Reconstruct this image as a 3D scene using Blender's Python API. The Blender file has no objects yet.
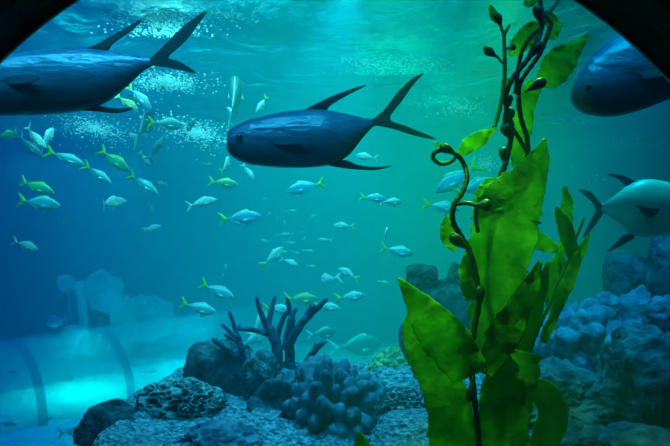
import bpy, bmesh, math, random
from mathutils import Vector, Matrix, noise
PI = math.pi
sc = bpy.context.scene
C = sc.collection
random.seed(7)

# ------------------------------------------------------------------ camera, light, exposure
F, CX, CY, CZ = 600.0, 335.0, 223.0, 1.5          # focal length in pixels of the 670x446 frame
cam_data = bpy.data.cameras.new('camera')
cam_data.sensor_width = 36.0
cam_data.lens = 36.0 * F / 670.0
cam_data.clip_end = 60
cam = bpy.data.objects.new('camera', cam_data); C.objects.link(cam)
cam.location = (0, 0, CZ); cam.rotation_euler = (PI / 2, 0, 0)
sc.camera = cam
sc.view_settings.view_transform = 'Standard'
sc.view_settings.look = 'None'
sc.view_settings.gamma = 1
sc.view_settings.use_curve_mapping = False
sc.view_settings.exposure = 0.0
sc.cycles.max_bounces = 6
sc.cycles.volume_bounces = 0
sc.cycles.transparent_max_bounces = 12
sc.cycles.use_denoising = True

w = bpy.data.worlds.new('world'); sc.world = w
w.use_nodes = True
w.node_tree.nodes['Background'].inputs[0].default_value = (0.02, 0.22, 0.25, 1)
w.node_tree.nodes['Background'].inputs[1].default_value = 0.05

SURF, FLOOR, BACK, SIDE, PANE = 3.0, -1.5, 15.0, 9.0, 1.7

def lamp(name, loc, aim, size, power, col, sy=None, spread=PI):
    d = bpy.data.lights.new(name, 'AREA')
    d.shape = 'RECTANGLE'; d.size = size; d.size_y = sy or size
    d.energy = power; d.color = col; d.spread = spread
    o = bpy.data.objects.new(name, d); C.objects.link(o)
    o.location = loc
    o.rotation_euler = (Vector(aim) - Vector(loc)).to_track_quat('-Z', 'Y').to_euler()
    return o

def spot(name, loc, aim, power, col, angle, blend=0.6, radius=0.2):
    d = bpy.data.lights.new(name, 'SPOT')
    d.energy = power; d.color = col; d.spot_size = math.radians(angle); d.spot_blend = blend
    d.shadow_soft_size = radius
    o = bpy.data.objects.new(name, d); C.objects.link(o)
    o.location = loc
    o.rotation_euler = (Vector(aim) - Vector(loc)).to_track_quat('-Z', 'Y').to_euler()
    return o

lamp('skylight', (0.6, 10.0, 4.2), (0.7, 10.1, 0), 7, 1080, (0.0, 1.0, 0.45), 7, spread=1.4)
lamp('blue_lamp', (-5.5, 8.5, 4.2), (-5.0, 8.6, -1), 5, 420, (0.0, 0.05, 1.0), 8, spread=2.0)
lamp('front_fill', (0.9, 2.6, 3.6), (1.0, 4.0, 0.3), 3.2, 8, (0.0, 0.5, 1.0), 1.2, spread=1.4)  # added fill for the sides facing the camera, not a tank fixture
lamp('mid_water_fill', (-0.9, 3.1, 3.5), (-0.9, 5.1, 1.4), 4.2, 42, (0.0, 0.95, 0.85), 0.8, spread=1.5)  # added to brighten the small fish in mid water; no such fixture
lamp('bubble_lamp', (-0.9, 4.8, 3.3), (-0.9, 4.9, 0), 3.2, 80, (0.1, 1.0, 0.84), 0.6, spread=2.2)
lamp('big_fish_fill', (-1.1, 1.95, 2.97), (-1.0, 2.7, 1.9), 2.6, 17, (0.03, 0.66, 1.0), 0.3, spread=1.5)  # unseen fill put in for the upper left and central big fish
lamp('big_fish_fill', (1.1, 1.95, 2.97), (1.2, 2.6, 1.9), 1.0, 4, (0.0, 0.6, 1.0), 0.3, spread=1.5)  # the same added fill for the upper right big fish
lamp('tunnel_lamp', (-4.5, 10.75, -0.55), (-4.55, 10.9, -1.5), 0.7, 160, (0.0, 1.0, 0.5), 1.2)
lamp('tunnel_lamp', (-2.9, 12.55, -0.55), (-2.9, 12.6, -1.5), 0.7, 170, (0.0, 1.0, 0.6), 1.6)
lamp('far_coral_fill', (-4.9, 11.2, 2.7), (-5.0, 13.6, -0.4), 2.4, 90, (0.0, 1.0, 0.8), 0.5, spread=1.5)  # added to lift the far pale corals out of the haze
spot('added_reef_spot', (0.1, 3.35, 2.95), (-0.4, 3.4, 0.5), 300, (0.04, 0.80, 1.0), 58, 0.9, 0.04)  # added hard light for highlights on the middle of the reef
spot('added_reef_spot', (1.7, 3.2, 2.95), (1.6, 3.8, 0.6), 330, (0.0, 0.66, 1.0), 60, 0.9, 0.04)  # added likewise over the right side of the reef
spot('kelp_front_fill', (0.0, 1.85, 2.85), (0.55, 2.25, 1.25), 190, (0.20, 1.0, 0.10), 32, 0.7, 0.1)  # added light from the front to brighten the kelp
spot('kelp_back_fill', (0.9, 3.1, 2.9), (0.6, 2.3, 1.45), 480, (0.20, 1.0, 0.10), 36, 0.7, 0.1)  # added light from behind, shining through the kelp blades

# ------------------------------------------------------------------ materials
def nt(name):
    m = bpy.data.materials.new(name); m.use_nodes = True
    t = m.node_tree; t.nodes.clear()
    out = t.nodes.new('ShaderNodeOutputMaterial')
    return m, t, out

def mat(name, col, col2=None, rough=0.7, scale=8.0, bump=0.0, bscale=None, spec=0.3, voro=False, bdist=0.02, lo=0.35, hi=0.65):
    m, t, out = nt(name)
    p = t.nodes.new('ShaderNodeBsdfPrincipled')
    p.inputs['Roughness'].default_value = rough
    p.inputs['Specular IOR Level'].default_value = spec
    t.links.new(p.outputs[0], out.inputs[0])
    tc = t.nodes.new('ShaderNodeTexCoord')
    n = t.nodes.new('ShaderNodeTexNoise'); n.inputs['Scale'].default_value = scale; n.inputs['Detail'].default_value = 5
    t.links.new(tc.outputs['Object'], n.inputs['Vector'])
    if col2:
        r = t.nodes.new('ShaderNodeValToRGB')
        r.color_ramp.elements[0].position = lo; r.color_ramp.elements[1].position = hi
        r.color_ramp.elements[0].color = (*col, 1); r.color_ramp.elements[1].color = (*col2, 1)
        t.links.new(n.outputs['Fac'], r.inputs[0]); t.links.new(r.outputs[0], p.inputs['Base Color'])
    else:
        p.inputs['Base Color'].default_value = (*col, 1)
    if bump:
        b = t.nodes.new('ShaderNodeBump'); b.inputs['Strength'].default_value = bump; b.inputs['Distance'].default_value = bdist
        if voro:
            n2 = t.nodes.new('ShaderNodeTexVoronoi'); o2 = 'Distance'
        else:
            n2 = t.nodes.new('ShaderNodeTexNoise'); n2.inputs['Detail'].default_value = 6; o2 = 'Fac'
        n2.inputs['Scale'].default_value = bscale or scale * 3
        t.links.new(tc.outputs['Object'], n2.inputs['Vector'])
        t.links.new(n2.outputs[o2], b.inputs['Height']); t.links.new(b.outputs[0], p.inputs['Normal'])
    return m

def mat_ridge(name, base, ridge, rough=0.7, bump=0.5, bscale=60):
    """base colour with paler ridges: the mesh carries the ridge mask as an attribute"""
    m, t, out = nt(name)
    p = t.nodes.new('ShaderNodeBsdfPrincipled'); p.inputs['Roughness'].default_value = rough
    p.inputs['Specular IOR Level'].default_value = 0.25
    t.links.new(p.outputs[0], out.inputs[0])
    a = t.nodes.new('ShaderNodeAttribute'); a.attribute_name = 'ridge'
    mx = t.nodes.new('ShaderNodeMix'); mx.data_type = 'RGBA'
    mx.inputs[6].default_value = (*base, 1); mx.inputs[7].default_value = (*ridge, 1)
    t.links.new(a.outputs['Fac'], mx.inputs[0]); t.links.new(mx.outputs[2], p.inputs['Base Color'])
    tc = t.nodes.new('ShaderNodeTexCoord')
    n = t.nodes.new('ShaderNodeTexNoise'); n.inputs['Scale'].default_value = bscale
    b = t.nodes.new('ShaderNodeBump'); b.inputs['Strength'].default_value = bump; b.inputs['Distance'].default_value = 0.01
    t.links.new(tc.outputs['Object'], n.inputs['Vector']); t.links.new(n.outputs['Fac'], b.inputs['Height'])
    t.links.new(b.outputs[0], p.inputs['Normal'])
    return m

def mat_fish(name, back, belly, stripe=None, rough=0.35, mottle=0.4, bump=0.0):
    """a countershaded skin: back colour above, belly colour below, in the fish's own axes"""
    m, t, out = nt(name)
    p = t.nodes.new('ShaderNodeBsdfPrincipled'); p.inputs['Roughness'].default_value = rough
    p.inputs['Specular IOR Level'].default_value = 0.5 + bump
    t.links.new(p.outputs[0], out.inputs[0])
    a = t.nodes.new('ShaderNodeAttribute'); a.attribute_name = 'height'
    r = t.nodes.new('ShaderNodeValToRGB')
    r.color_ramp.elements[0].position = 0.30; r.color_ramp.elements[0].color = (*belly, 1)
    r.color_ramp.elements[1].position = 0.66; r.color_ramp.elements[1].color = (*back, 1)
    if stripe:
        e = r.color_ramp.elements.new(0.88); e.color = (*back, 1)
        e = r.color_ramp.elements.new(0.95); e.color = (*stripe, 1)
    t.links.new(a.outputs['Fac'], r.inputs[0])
    tc = t.nodes.new('ShaderNodeTexCoord')
    n = t.nodes.new('ShaderNodeTexNoise'); n.inputs['Scale'].default_value = 14; n.inputs['Detail'].default_value = 4
    t.links.new(tc.outputs['Object'], n.inputs['Vector'])
    mx = t.nodes.new('ShaderNodeMix'); mx.data_type = 'RGBA'; mx.blend_type = 'MULTIPLY'; mx.inputs[0].default_value = mottle
    t.links.new(r.outputs[0], mx.inputs[6]); t.links.new(n.outputs['Fac'], mx.inputs[7])
    t.links.new(mx.outputs[2], p.inputs['Base Color'])
    if bump:
        mp = t.nodes.new('ShaderNodeMapping'); mp.inputs['Scale'].default_value = (5, 14, 14)
        n2 = t.nodes.new('ShaderNodeTexNoise'); n2.inputs['Scale'].default_value = 1.6; n2.inputs['Detail'].default_value = 5
        t.links.new(tc.outputs['Object'], mp.inputs[0]); t.links.new(mp.outputs[0], n2.inputs['Vector'])
        b = t.nodes.new('ShaderNodeBump'); b.inputs['Strength'].default_value = bump; b.inputs['Distance'].default_value = 0.03
        t.links.new(n2.outputs['Fac'], b.inputs['Height']); t.links.new(b.outputs[0], p.inputs['Normal'])
    return m

def mat_leaf(name, c1, c2, trans=0.5):
    m, t, out = nt(name)
    tc = t.nodes.new('ShaderNodeTexCoord')
    n = t.nodes.new('ShaderNodeTexNoise'); n.inputs['Scale'].default_value = 7; n.inputs['Detail'].default_value = 7; n.inputs['Roughness'].default_value = 0.62
    t.links.new(tc.outputs['Object'], n.inputs['Vector'])
    r = t.nodes.new('ShaderNodeValToRGB')
    r.color_ramp.elements[0].position = 0.3; r.color_ramp.elements[0].color = (*c1, 1)
    r.color_ramp.elements[1].position = 0.7; r.color_ramp.elements[1].color = (*c2, 1)
    t.links.new(n.outputs['Fac'], r.inputs[0])
    n2 = t.nodes.new('ShaderNodeTexNoise'); n2.inputs['Scale'].default_value = 45; n2.inputs['Detail'].default_value = 3
    t.links.new(tc.outputs['Object'], n2.inputs['Vector'])
    b = t.nodes.new('ShaderNodeBump'); b.inputs['Strength'].default_value = 0.6; b.inputs['Distance'].default_value = 0.012
    t.links.new(n2.outputs['Fac'], b.inputs['Height'])
    d = t.nodes.new('ShaderNodeBsdfPrincipled'); d.inputs['Roughness'].default_value = 0.45
    d.inputs['Specular IOR Level'].default_value = 0.15
    tr = t.nodes.new('ShaderNodeBsdfTranslucent')
    t.links.new(r.outputs[0], d.inputs['Base Color']); t.links.new(r.outputs[0], tr.inputs['Color'])
    t.links.new(b.outputs[0], d.inputs['Normal'])
    mx = t.nodes.new('ShaderNodeMixShader'); mx.inputs[0].default_value = trans
    t.links.new(d.outputs[0], mx.inputs[1]); t.links.new(tr.outputs[0], mx.inputs[2])
    t.links.new(mx.outputs[0], out.inputs[0])
    return m

M = {}
M['frame'] = mat('frame_black', (0.006, 0.008, 0.009), (0.02, 0.025, 0.025), rough=0.8, scale=12, bump=0.6, bscale=20, spec=0.1)
M['seal'] = mat('seal_grey', (0.25, 0.32, 0.33), rough=0.5)
M['tank'] = mat('tank_wall', (0.10, 0.22, 0.28), (0.22, 0.36, 0.40), rough=0.9, scale=0.5, bump=0.5, bscale=2, bdist=0.1)
M['sand'] = mat('sand', (0.55, 0.60, 0.55), (0.75, 0.78, 0.7), rough=0.9, scale=3, bump=0.8, bscale=7, bdist=0.06)
M['reef'] = mat('reef_floor', (0.05, 0.12, 0.18), (0.32, 0.46, 0.54), rough=0.9, scale=34, bump=1.0, bscale=45, voro=True, bdist=0.03)
M['rock'] = mat('reef_rock', (0.015, 0.035, 0.055), (0.162, 0.261, 0.324), rough=0.9, scale=11, bump=1.0, bscale=26, bdist=0.035)
M['darkrock'] = mat('dark_rock', (0.007, 0.018, 0.025), (0.077, 0.126, 0.153), rough=0.9, scale=11, bump=1.0, bscale=26, bdist=0.03)
M['bluecoral'] = mat('blue_coral', (0.020, 0.050, 0.090), (0.153, 0.270, 0.378), rough=0.75, scale=9, bump=0.9, bscale=34, bdist=0.02)
M['lobecoral'] = mat('lobed_coral', (0.025, 0.055, 0.085), (0.126, 0.225, 0.297), rough=0.6, scale=9, bump=0.7, bscale=60, bdist=0.01)
M['crust'] = mat('crust', (0.03, 0.08, 0.09), (0.16, 0.27, 0.27), rough=0.9, scale=14, bump=1.0, bscale=30, bdist=0.04)
M['branch'] = mat('branch_coral', (0.006, 0.010, 0.030), (0.090, 0.117, 0.216), rough=0.8, scale=16, bump=1.0, bscale=50, bdist=0.02)
M['lettuce'] = mat_ridge('lettuce', (0.02, 0.035, 0.04), (0.50, 0.62, 0.60))
M['brain'] = mat_ridge('brain', (0.012, 0.02, 0.035), (0.70, 0.76, 0.80))
M['bubblecoral'] = mat('bubble_coral', (0.10, 0.22, 0.10), (0.42, 0.55, 0.25), rough=0.6, scale=18, bump=0.6, bscale=60)
M['palecoral'] = mat('pale_coral', (0.30, 0.50, 0.42), (0.55, 0.72, 0.60), rough=0.8, scale=7, bump=1.0, bscale=12, bdist=0.08)
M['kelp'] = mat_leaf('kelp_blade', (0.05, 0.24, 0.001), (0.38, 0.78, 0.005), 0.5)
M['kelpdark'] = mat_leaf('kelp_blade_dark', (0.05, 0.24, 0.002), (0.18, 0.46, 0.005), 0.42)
M['stipe'] = mat('kelp_stipe', (0.020, 0.028, 0.008), (0.05, 0.06, 0.014), rough=0.5, scale=20)
M['stipegreen'] = mat('kelp_stipe_green', (0.08, 0.17, 0.015), (0.14, 0.26, 0.02), rough=0.5, scale=20)
M['bladder'] = mat('kelp_bladder', (0.010, 0.020, 0.010), (0.025, 0.04, 0.016), rough=0.4, scale=20)
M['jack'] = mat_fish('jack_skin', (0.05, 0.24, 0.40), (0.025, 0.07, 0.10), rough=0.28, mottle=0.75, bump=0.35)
M['jackfin'] = mat('jack_fin', (0.012, 0.022, 0.024), (0.03, 0.045, 0.04), rough=0.6, scale=12, spec=0.15)
M['jackpect'] = mat('jack_pectoral', (0.02, 0.07, 0.11), (0.03, 0.09, 0.14), rough=0.5)
M['permit'] = mat_fish('permit_skin', (0.05, 0.40, 0.25), (0.28, 0.82, 0.55), rough=0.35)
M['permitfin'] = mat('permit_fin', (0.01, 0.05, 0.06), rough=0.5)
M['fish'] = mat_fish('yellowtail_skin', (0.24, 0.55, 0.82), (0.66, 0.84, 0.86), stripe=(0.55, 0.62, 0.15))
M['fishpale'] = mat_fish('pale_skin', (0.62, 0.85, 0.82), (0.90, 0.96, 0.92))
M['fishgreen'] = mat_fish('green_skin', (0.30, 0.52, 0.32), (0.55, 0.75, 0.55), stripe=(0.55, 0.65, 0.12))
M['fishdim'] = mat_fish('dim_skin', (0.08, 0.26, 0.26), (0.16, 0.36, 0.34))
M['fishdark'] = mat_fish('dark_skin', (0.06, 0.20, 0.28), (0.16, 0.34, 0.40))
M['yellow'] = mat('yellow_fin', (0.72, 0.80, 0.06), (0.60, 0.74, 0.08), rough=0.5, scale=20)
M['palefin'] = mat('pale_fin', (0.62, 0.78, 0.74), rough=0.5)
M['darkfin'] = mat('dark_fin', (0.08, 0.2, 0.24), rough=0.5)
M['eye'] = mat('eye', (0.01, 0.012, 0.014), rough=0.15, spec=0.6)
M['bubble'] = mat_leaf('bubble', (0.9, 0.97, 0.97), (0.97, 1.0, 1.0), 0.65)

# clear acrylic
m, t, out = nt('acrylic'); b = t.nodes.new('ShaderNodeBsdfTransparent'); b.inputs[0].default_value = (0.97, 0.99, 0.99, 1)
t.links.new(b.outputs[0], out.inputs[0]); M['acrylic'] = m
# water body: scattering and absorption, no surface
m, t, out = nt('water')
vs = t.nodes.new('ShaderNodeVolumeScatter'); vs.inputs['Color'].default_value = (0.06, 0.85, 1.0, 1); vs.inputs['Density'].default_value = 0.085
vs.inputs['Anisotropy'].default_value = 0.0
va = t.nodes.new('ShaderNodeVolumeAbsorption'); va.inputs['Color'].default_value = (0.0, 0.47, 0.78, 1); va.inputs['Density'].default_value = 0.20
ad = t.nodes.new('ShaderNodeAddShader')
t.links.new(vs.outputs[0], ad.inputs[0]); t.links.new(va.outputs[0], ad.inputs[1]); t.links.new(ad.outputs[0], out.inputs['Volume'])
M['water'] = m
# the water surface from below: clear looking straight up, a rippled mirror at a grazing angle
m, t, out = nt('water_surface')
tr = t.nodes.new('ShaderNodeBsdfTransparent'); gl = t.nodes.new('ShaderNodeBsdfGlossy'); gl.inputs['Roughness'].default_value = 0.12
gl.inputs['Color'].default_value = (0.9, 0.97, 0.97, 1)
lw = t.nodes.new('ShaderNodeLayerWeight'); lw.inputs[0].default_value = 0.5
mr = t.nodes.new('ShaderNodeMapRange'); mr.inputs['From Min'].default_value = 0.25; mr.inputs['From Max'].default_value = 0.55
t.links.new(lw.outputs['Facing'], mr.inputs[0])
tc = t.nodes.new('ShaderNodeTexCoord'); mp = t.nodes.new('ShaderNodeMapping'); mp.inputs['Scale'].default_value = (1.0, 0.6, 1)
n = t.nodes.new('ShaderNodeTexNoise'); n.inputs['Scale'].default_value = 1.6; n.inputs['Detail'].default_value = 6; n.inputs['Distortion'].default_value = 1.2
t.links.new(tc.outputs['Object'], mp.inputs[0]); t.links.new(mp.outputs[0], n.inputs['Vector'])
bp = t.nodes.new('ShaderNodeBump'); bp.inputs['Strength'].default_value = 0.55; bp.inputs['Distance'].default_value = 0.2
t.links.new(n.outputs['Fac'], bp.inputs['Height']); t.links.new(bp.outputs[0], gl.inputs['Normal'])
mx = t.nodes.new('ShaderNodeMixShader')
t.links.new(mr.outputs[0], mx.inputs[0]); t.links.new(tr.outputs[0], mx.inputs[1]); t.links.new(gl.outputs[0], mx.inputs[2])
t.links.new(mx.outputs[0], out.inputs[0]); M['surface'] = m
# acrylic of the visitors' tunnel: mostly clear with a sheen
m, t, out = nt('tunnel_acrylic')
tr = t.nodes.new('ShaderNodeBsdfTransparent'); tr.inputs[0].default_value = (0.8, 0.96, 0.97, 1)
gl = t.nodes.new('ShaderNodeBsdfPrincipled'); gl.inputs['Base Color'].default_value = (0.5, 0.7, 0.72, 1); gl.inputs['Roughness'].default_value = 0.25
lw = t.nodes.new('ShaderNodeLayerWeight'); lw.inputs[0].default_value = 0.35
mr = t.nodes.new('ShaderNodeMapRange'); mr.inputs['To Min'].default_value = 0.03; mr.inputs['To Max'].default_value = 0.35
t.links.new(lw.outputs['Facing'], mr.inputs[0])
mx = t.nodes.new('ShaderNodeMixShader')
t.links.new(mr.outputs[0], mx.inputs[0]); t.links.new(tr.outputs[0], mx.inputs[1]); t.links.new(gl.outputs[0], mx.inputs[2])
t.links.new(mx.outputs[0], out.inputs[0]); M['tunnel'] = m

m, t, out = nt('tunnel_hoop')
tr = t.nodes.new('ShaderNodeBsdfTransparent'); tr.inputs[0].default_value = (0.75, 0.9, 0.95, 1)
gl = t.nodes.new('ShaderNodeBsdfPrincipled'); gl.inputs['Base Color'].default_value = (0.25, 0.42, 0.46, 1); gl.inputs['Roughness'].default_value = 0.3
mx = t.nodes.new('ShaderNodeMixShader'); mx.inputs[0].default_value = 0.3
t.links.new(tr.outputs[0], mx.inputs[1]); t.links.new(gl.outputs[0], mx.inputs[2]); t.links.new(mx.outputs[0], out.inputs[0]); M['hoop'] = m

# ------------------------------------------------------------------ helpers
def P(px, py, Y):
    """the world point at depth Y behind a pixel of the photograph"""
    return Vector(((px - CX) / F * Y, Y, CZ - (py - CY) / F * Y))

def obj(name, bm, material, parent=None, smooth=True, loc=None):
    me = bpy.data.meshes.new(name)
    bmesh.ops.recalc_face_normals(bm, faces=bm.faces)
    bm.to_mesh(me); bm.free()
    for mm in (material if isinstance(material, (list, tuple)) else [material]): me.materials.append(mm)
    if smooth: me.shade_smooth()
    o = bpy.data.objects.new(name, me); C.objects.link(o)
    if parent is not None: o.parent = parent
    if loc is not None: o.location = loc
    return o

def tag(o, label=None, cat=None, group=None, kind=None):
    if label: o['label'] = label
    if cat: o['category'] = cat
    if group: o['group'] = group
    if kind: o['kind'] = kind
    return o

def empty(name, loc, label, cat, group=None):
    o = bpy.data.objects.new(name, None); C.objects.link(o)
    o.location = loc; o.empty_display_size = 0.05
    return tag(o, label, cat, group)

def box_bm(x0, x1, y0, y1, z0, z1):
    bm = bmesh.new()
    bmesh.ops.create_cube(bm, size=1)
    for v in bm.verts:
        v.co = Vector((x0 + (v.co.x + .5) * (x1 - x0), y0 + (v.co.y + .5) * (y1 - y0), z0 + (v.co.z + .5) * (z1 - z0)))
    return bm

def smooth_path(pts, n):
    """Catmull-Rom through pts, n samples per span"""
    pts = [Vector(p) for p in pts]
    if len(pts) < 3: 
        return [pts[0].lerp(pts[-1], i / n) for i in range(n + 1)]
    out = []
    for i in range(len(pts) - 1):
        p0 = pts[max(i - 1, 0)]; p1 = pts[i]; p2 = pts[i + 1]; p3 = pts[min(i + 2, len(pts) - 1)]
        for k in range(n):
            u = k / n
            out.append(0.5 * ((2 * p1) + (p2 - p0) * u + (2 * p0 - 5 * p1 + 4 * p2 - p3) * u * u + (3 * p1 - p0 - 3 * p2 + p3) * u ** 3))
    out.append(pts[-1])
    return out

def tube(bm, pts, radii, seg=8, cap=True):
    """a tube through pts with a radius at each"""
    rings = []
    n = len(pts)
    up = None
    for i, p in enumerate(pts):
        d = (pts[min(i + 1, n - 1)] - pts[max(i - 1, 0)])
        d = d.normalized() if d.length > 1e-9 else Vector((0, 0, 1))
        if up is None: up = d.orthogonal().normalized()
        up = (up - d * up.dot(d))
        up = up.normalized() if up.length > 1e-6 else d.orthogonal().normalized()
        s = d.cross(up)
        r = radii[i] if isinstance(radii, (list, tuple)) else radii
        rings.append([bm.verts.new(p + (up * math.cos(2 * PI * k / seg) + s * math.sin(2 * PI * k / seg)) * r) for k in range(seg)])
    for a, b in zip(rings, rings[1:]):
        for k in range(seg):
            bm.faces.new((a[k], a[(k + 1) % seg], b[(k + 1) % seg], b[k]))
    if cap:
        bm.faces.new(list(reversed(rings[0]))); bm.faces.new(rings[-1])
    return rings

# ------------------------------------------------------------------ the tank
tag(obj('floor', box_bm(-SIDE, SIDE, PANE, BACK, FLOOR - .2, FLOOR), M['sand'], smooth=False), kind='structure')
tag(obj('wall_back', box_bm(-SIDE, SIDE, BACK, BACK + .3, FLOOR, SURF + .6), M['tank'], smooth=False), kind='structure')
tag(obj('wall_left', box_bm(-SIDE - .3, -SIDE, PANE, BACK, FLOOR, SURF + .6), M['tank'], smooth=False), kind='structure')
tag(obj('wall_right', box_bm(SIDE, SIDE + .3, PANE, BACK, FLOOR, SURF + .6), M['tank'], smooth=False), kind='structure')

AX, AZ, AR = (326 - CX) / F * PANE, CZ - (388 - CY) / F * PANE, 461 / F * PANE
SILL = 0.35
def arch_line(r, n=72):
    pts = [(AX - r, SILL - (r - AR))]
    pts += [(AX - r * math.cos(PI * k / n), AZ + r * math.sin(PI * k / n)) for k in range(n + 1)]
    pts += [(AX + r, SILL - (r - AR))]
    return pts
bm = bmesh.new()
inner = arch_line(AR)
X0, X1, Z0, Z1 = -SIDE, SIDE, FLOOR, SURF + .6
outer = []
for (x, z) in inner:
    dx, dz = x - AX, z - AZ
    tt = min([((X1 if dx > 0 else X0) - AX) / dx if abs(dx) > 1e-6 else 1e9, ((Z1 if dz > 0 else Z0) - AZ) / dz if abs(dz) > 1e-6 else 1e9])
    outer.append((AX + dx * tt, AZ + dz * tt))
outer[0] = (X0, Z0); outer[-1] = (X1, Z0)
# corner columns
for y0 in (1.42,):
    ring = []
    for (a, b_) in zip(inner, outer):
        ring.append([bm.verts.new((a[0], 1.42, a[1])), bm.verts.new((b_[0], 1.42, b_[1])), bm.verts.new((b_[0], PANE, b_[1])), bm.verts.new((a[0], PANE, a[1]))])
    nr = len(ring)
    for i in range(nr):
        p, q = ring[i], ring[(i + 1) % nr]
        for k in range(4):
            bm.faces.new((p[k], p[(k + 1) % 4], q[(k + 1) % 4], q[k]))
tag(obj('wall_front', bm, M['frame'], smooth=False), kind='structure')
# pale silicone seam round the arch
bm = bmesh.new(); a0 = arch_line(AR - .001); a1 = arch_line(AR - .005)
rs = []
for (p, q) in zip(a0, a1):
    rs.append([bm.verts.new((p[0], PANE - .012, p[1])), bm.verts.new((q[0], PANE - .012, q[1])), bm.verts.new((q[0], PANE, q[1])), bm.verts.new((p[0], PANE, p[1]))])
for p, q in zip(rs, rs[1:]):
    for k in range(4): bm.faces.new((p[k], p[(k + 1) % 4], q[(k + 1) % 4], q[k]))
bm.faces.new(rs[0]); bm.faces.new(list(reversed(rs[-1])))
tag(obj('trim_1', bm, M['seal']), kind='structure')
# the pane
bm = bmesh.new()
fr = [bm.verts.new((x, PANE, z)) for (x, z) in inner]; bk = [bm.verts.new((x, PANE + .03, z)) for (x, z) in inner]
bm.faces.new(fr); bm.faces.new(list(reversed(bk)))
for i in range(len(fr)):
    bm.faces.new((fr[i], fr[(i + 1) % len(fr)], bk[(i + 1) % len(fr)], bk[i]))
tag(obj('window_1', bm, M['acrylic'], smooth=False), kind='structure')
tag(obj('water', box_bm(-SIDE, SIDE, PANE + .031, BACK, FLOOR, SURF), M['water'], smooth=False), kind='structure')
bm = bmesh.new()
bmesh.ops.create_grid(bm, x_segments=90, y_segments=70, size=1)
for v in bm.verts:
    x, y = v.co.x * SIDE, PANE + .03 + (v.co.y + 1) / 2 * (BACK - PANE - .03)
    v.co = Vector((x, y, SURF + .002 + .05 * noise.noise(Vector((x * .7, y * .7, 0))) + .05))
tag(obj('water_surface', bm, M['surface']), kind='structure')


# ------------------------------------------------------------------ reef: rocks and corals
def fbm(v, oct=4):
    s, a, f = 0, 1, 1
    for _ in range(oct):
        s += a * noise.noise(v * f); a *= .5; f *= 2
    return s

PLATEAU = 0.50
def reef_height(x, y):
    """top of the reef bank: a flat shelf that falls away to the left and behind"""
    ex = min(1, max(0, (x + 1.62 + .12 * math.sin(y * 2.3)) / .55)); ex = ex * ex * (3 - 2 * ex)
    back = 4.25 + (max(0, x - .9)) * 0.9
    ey = min(1, max(0, (back + .6 - y) / .6)); ey = ey * ey * (3 - 2 * ey)
    h = PLATEAU + .09 * fbm(Vector((x * 1.6, y * 1.6, 3.1))) + .02 * noise.noise(Vector((x * 9, y * 9, 1)))
    if x > 1.0: h += .10 * min(1, x - 1.0)
    return FLOOR - .02 + (h - FLOOR) * ex * ey

bm = bmesh.new()
nx, ny = 190, 150
gx0, gx1, gy0, gy1 = -1.75, 4.6, PANE + .04, 7.6
grid = [[bm.verts.new((gx0 + (gx1 - gx0) * i / nx, gy0 + (gy1 - gy0) * j / ny, 0)) for i in range(nx + 1)] for j in range(ny + 1)]
for row in grid:
    for v in row: v.co.z = reef_height(v.co.x, v.co.y)
for j in range(ny):
    for i in range(nx):
        bm.faces.new((grid[j][i], grid[j][i + 1], grid[j + 1][i + 1], grid[j + 1][i]))
tag(obj('reef_bank', bm, M['reef']), 'broad pale pebbly reef bank that carries the corals and kelp', 'reef', kind='structure')

def blob_mesh(r, seed, disp, sub=5, mask=None, cut=None):
    """a closed lump: unit directions pushed out by disp(direction) and scaled by the radii r"""
    bm = bmesh.new()
    bmesh.ops.create_icosphere(bm, subdivisions=sub, radius=1)
    lay = bm.verts.layers.float.new('ridge') if mask else None
    off = Vector((seed * 3.17, seed * 1.31, seed * 7.7))
    for v in bm.verts:
        d = v.co.normalized()
        k = disp(d, off)
        if lay: v[lay] = mask(d, off)
        v.co = Vector((d.x * r[0], d.y * r[1], d.z * r[2])) * k
        if cut is not None and v.co.z < cut: v.co.z = cut
    return bm

def d_rock(d, o): return 1 + .28 * fbm(d * 1.5 + o, 5) + .05 * noise.noise(d * 9 + o)
def d_block(d, o):
    # boxier: a superquadric under the noise
    p = 4.0
    k = (abs(d.x) ** p + abs(d.y) ** p + abs(d.z) ** p) ** (-1 / p)
    return k * (.93 + .16 * fbm(d * 2.2 + o, 5) + .03 * noise.noise(d * 11 + o))
def d_crust(d, o):
    q = Vector((d.x * 2, d.y * 2, d.z * 5)) + o
    return 1 + .22 * fbm(d * 1.5 + o, 3) + .16 * abs(fbm(q * 1.3, 5)) + .05 * noise.noise(d * 13 + o)
def knobs(fr, amp, rough=.03):
    def f(d, o):
        dist = noise.voronoi(d * fr + o)[0]
        return 1 + .12 * fbm(d * 1.3 + o, 3) + amp * (1 - min(1.2, dist[0] * 1.25) ** 2) + rough * noise.noise(d * 14 + o)
    return f
WARP = .75
def ridge_val(d, o, fr, wdt):
    q = d * fr + o + WARP * Vector((noise.noise(d * fr * .8 + o), noise.noise(d * fr * .8 + o + Vector((9, 0, 0))), noise.noise(d * fr * .8 + o + Vector((0, 9, 0)))))
    dist = noise.voronoi(q)[0]
    return max(0, 1 - (dist[1] - dist[0]) / wdt)
def ridges(fr, wdt, amp, base=.14):
    def f(d, o): return 1 + base * fbm(d * 1.7 + o, 4) + amp * min(1, ridge_val(d, o, fr, wdt) * 1.6)
    def g(d, o):
        r = ridge_val(d, o, fr, wdt * .55)
        return r * (.35 + .65 * max(0, min(1, .5 + noise.noise(d * 4 + o))))
    return f, g

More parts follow.
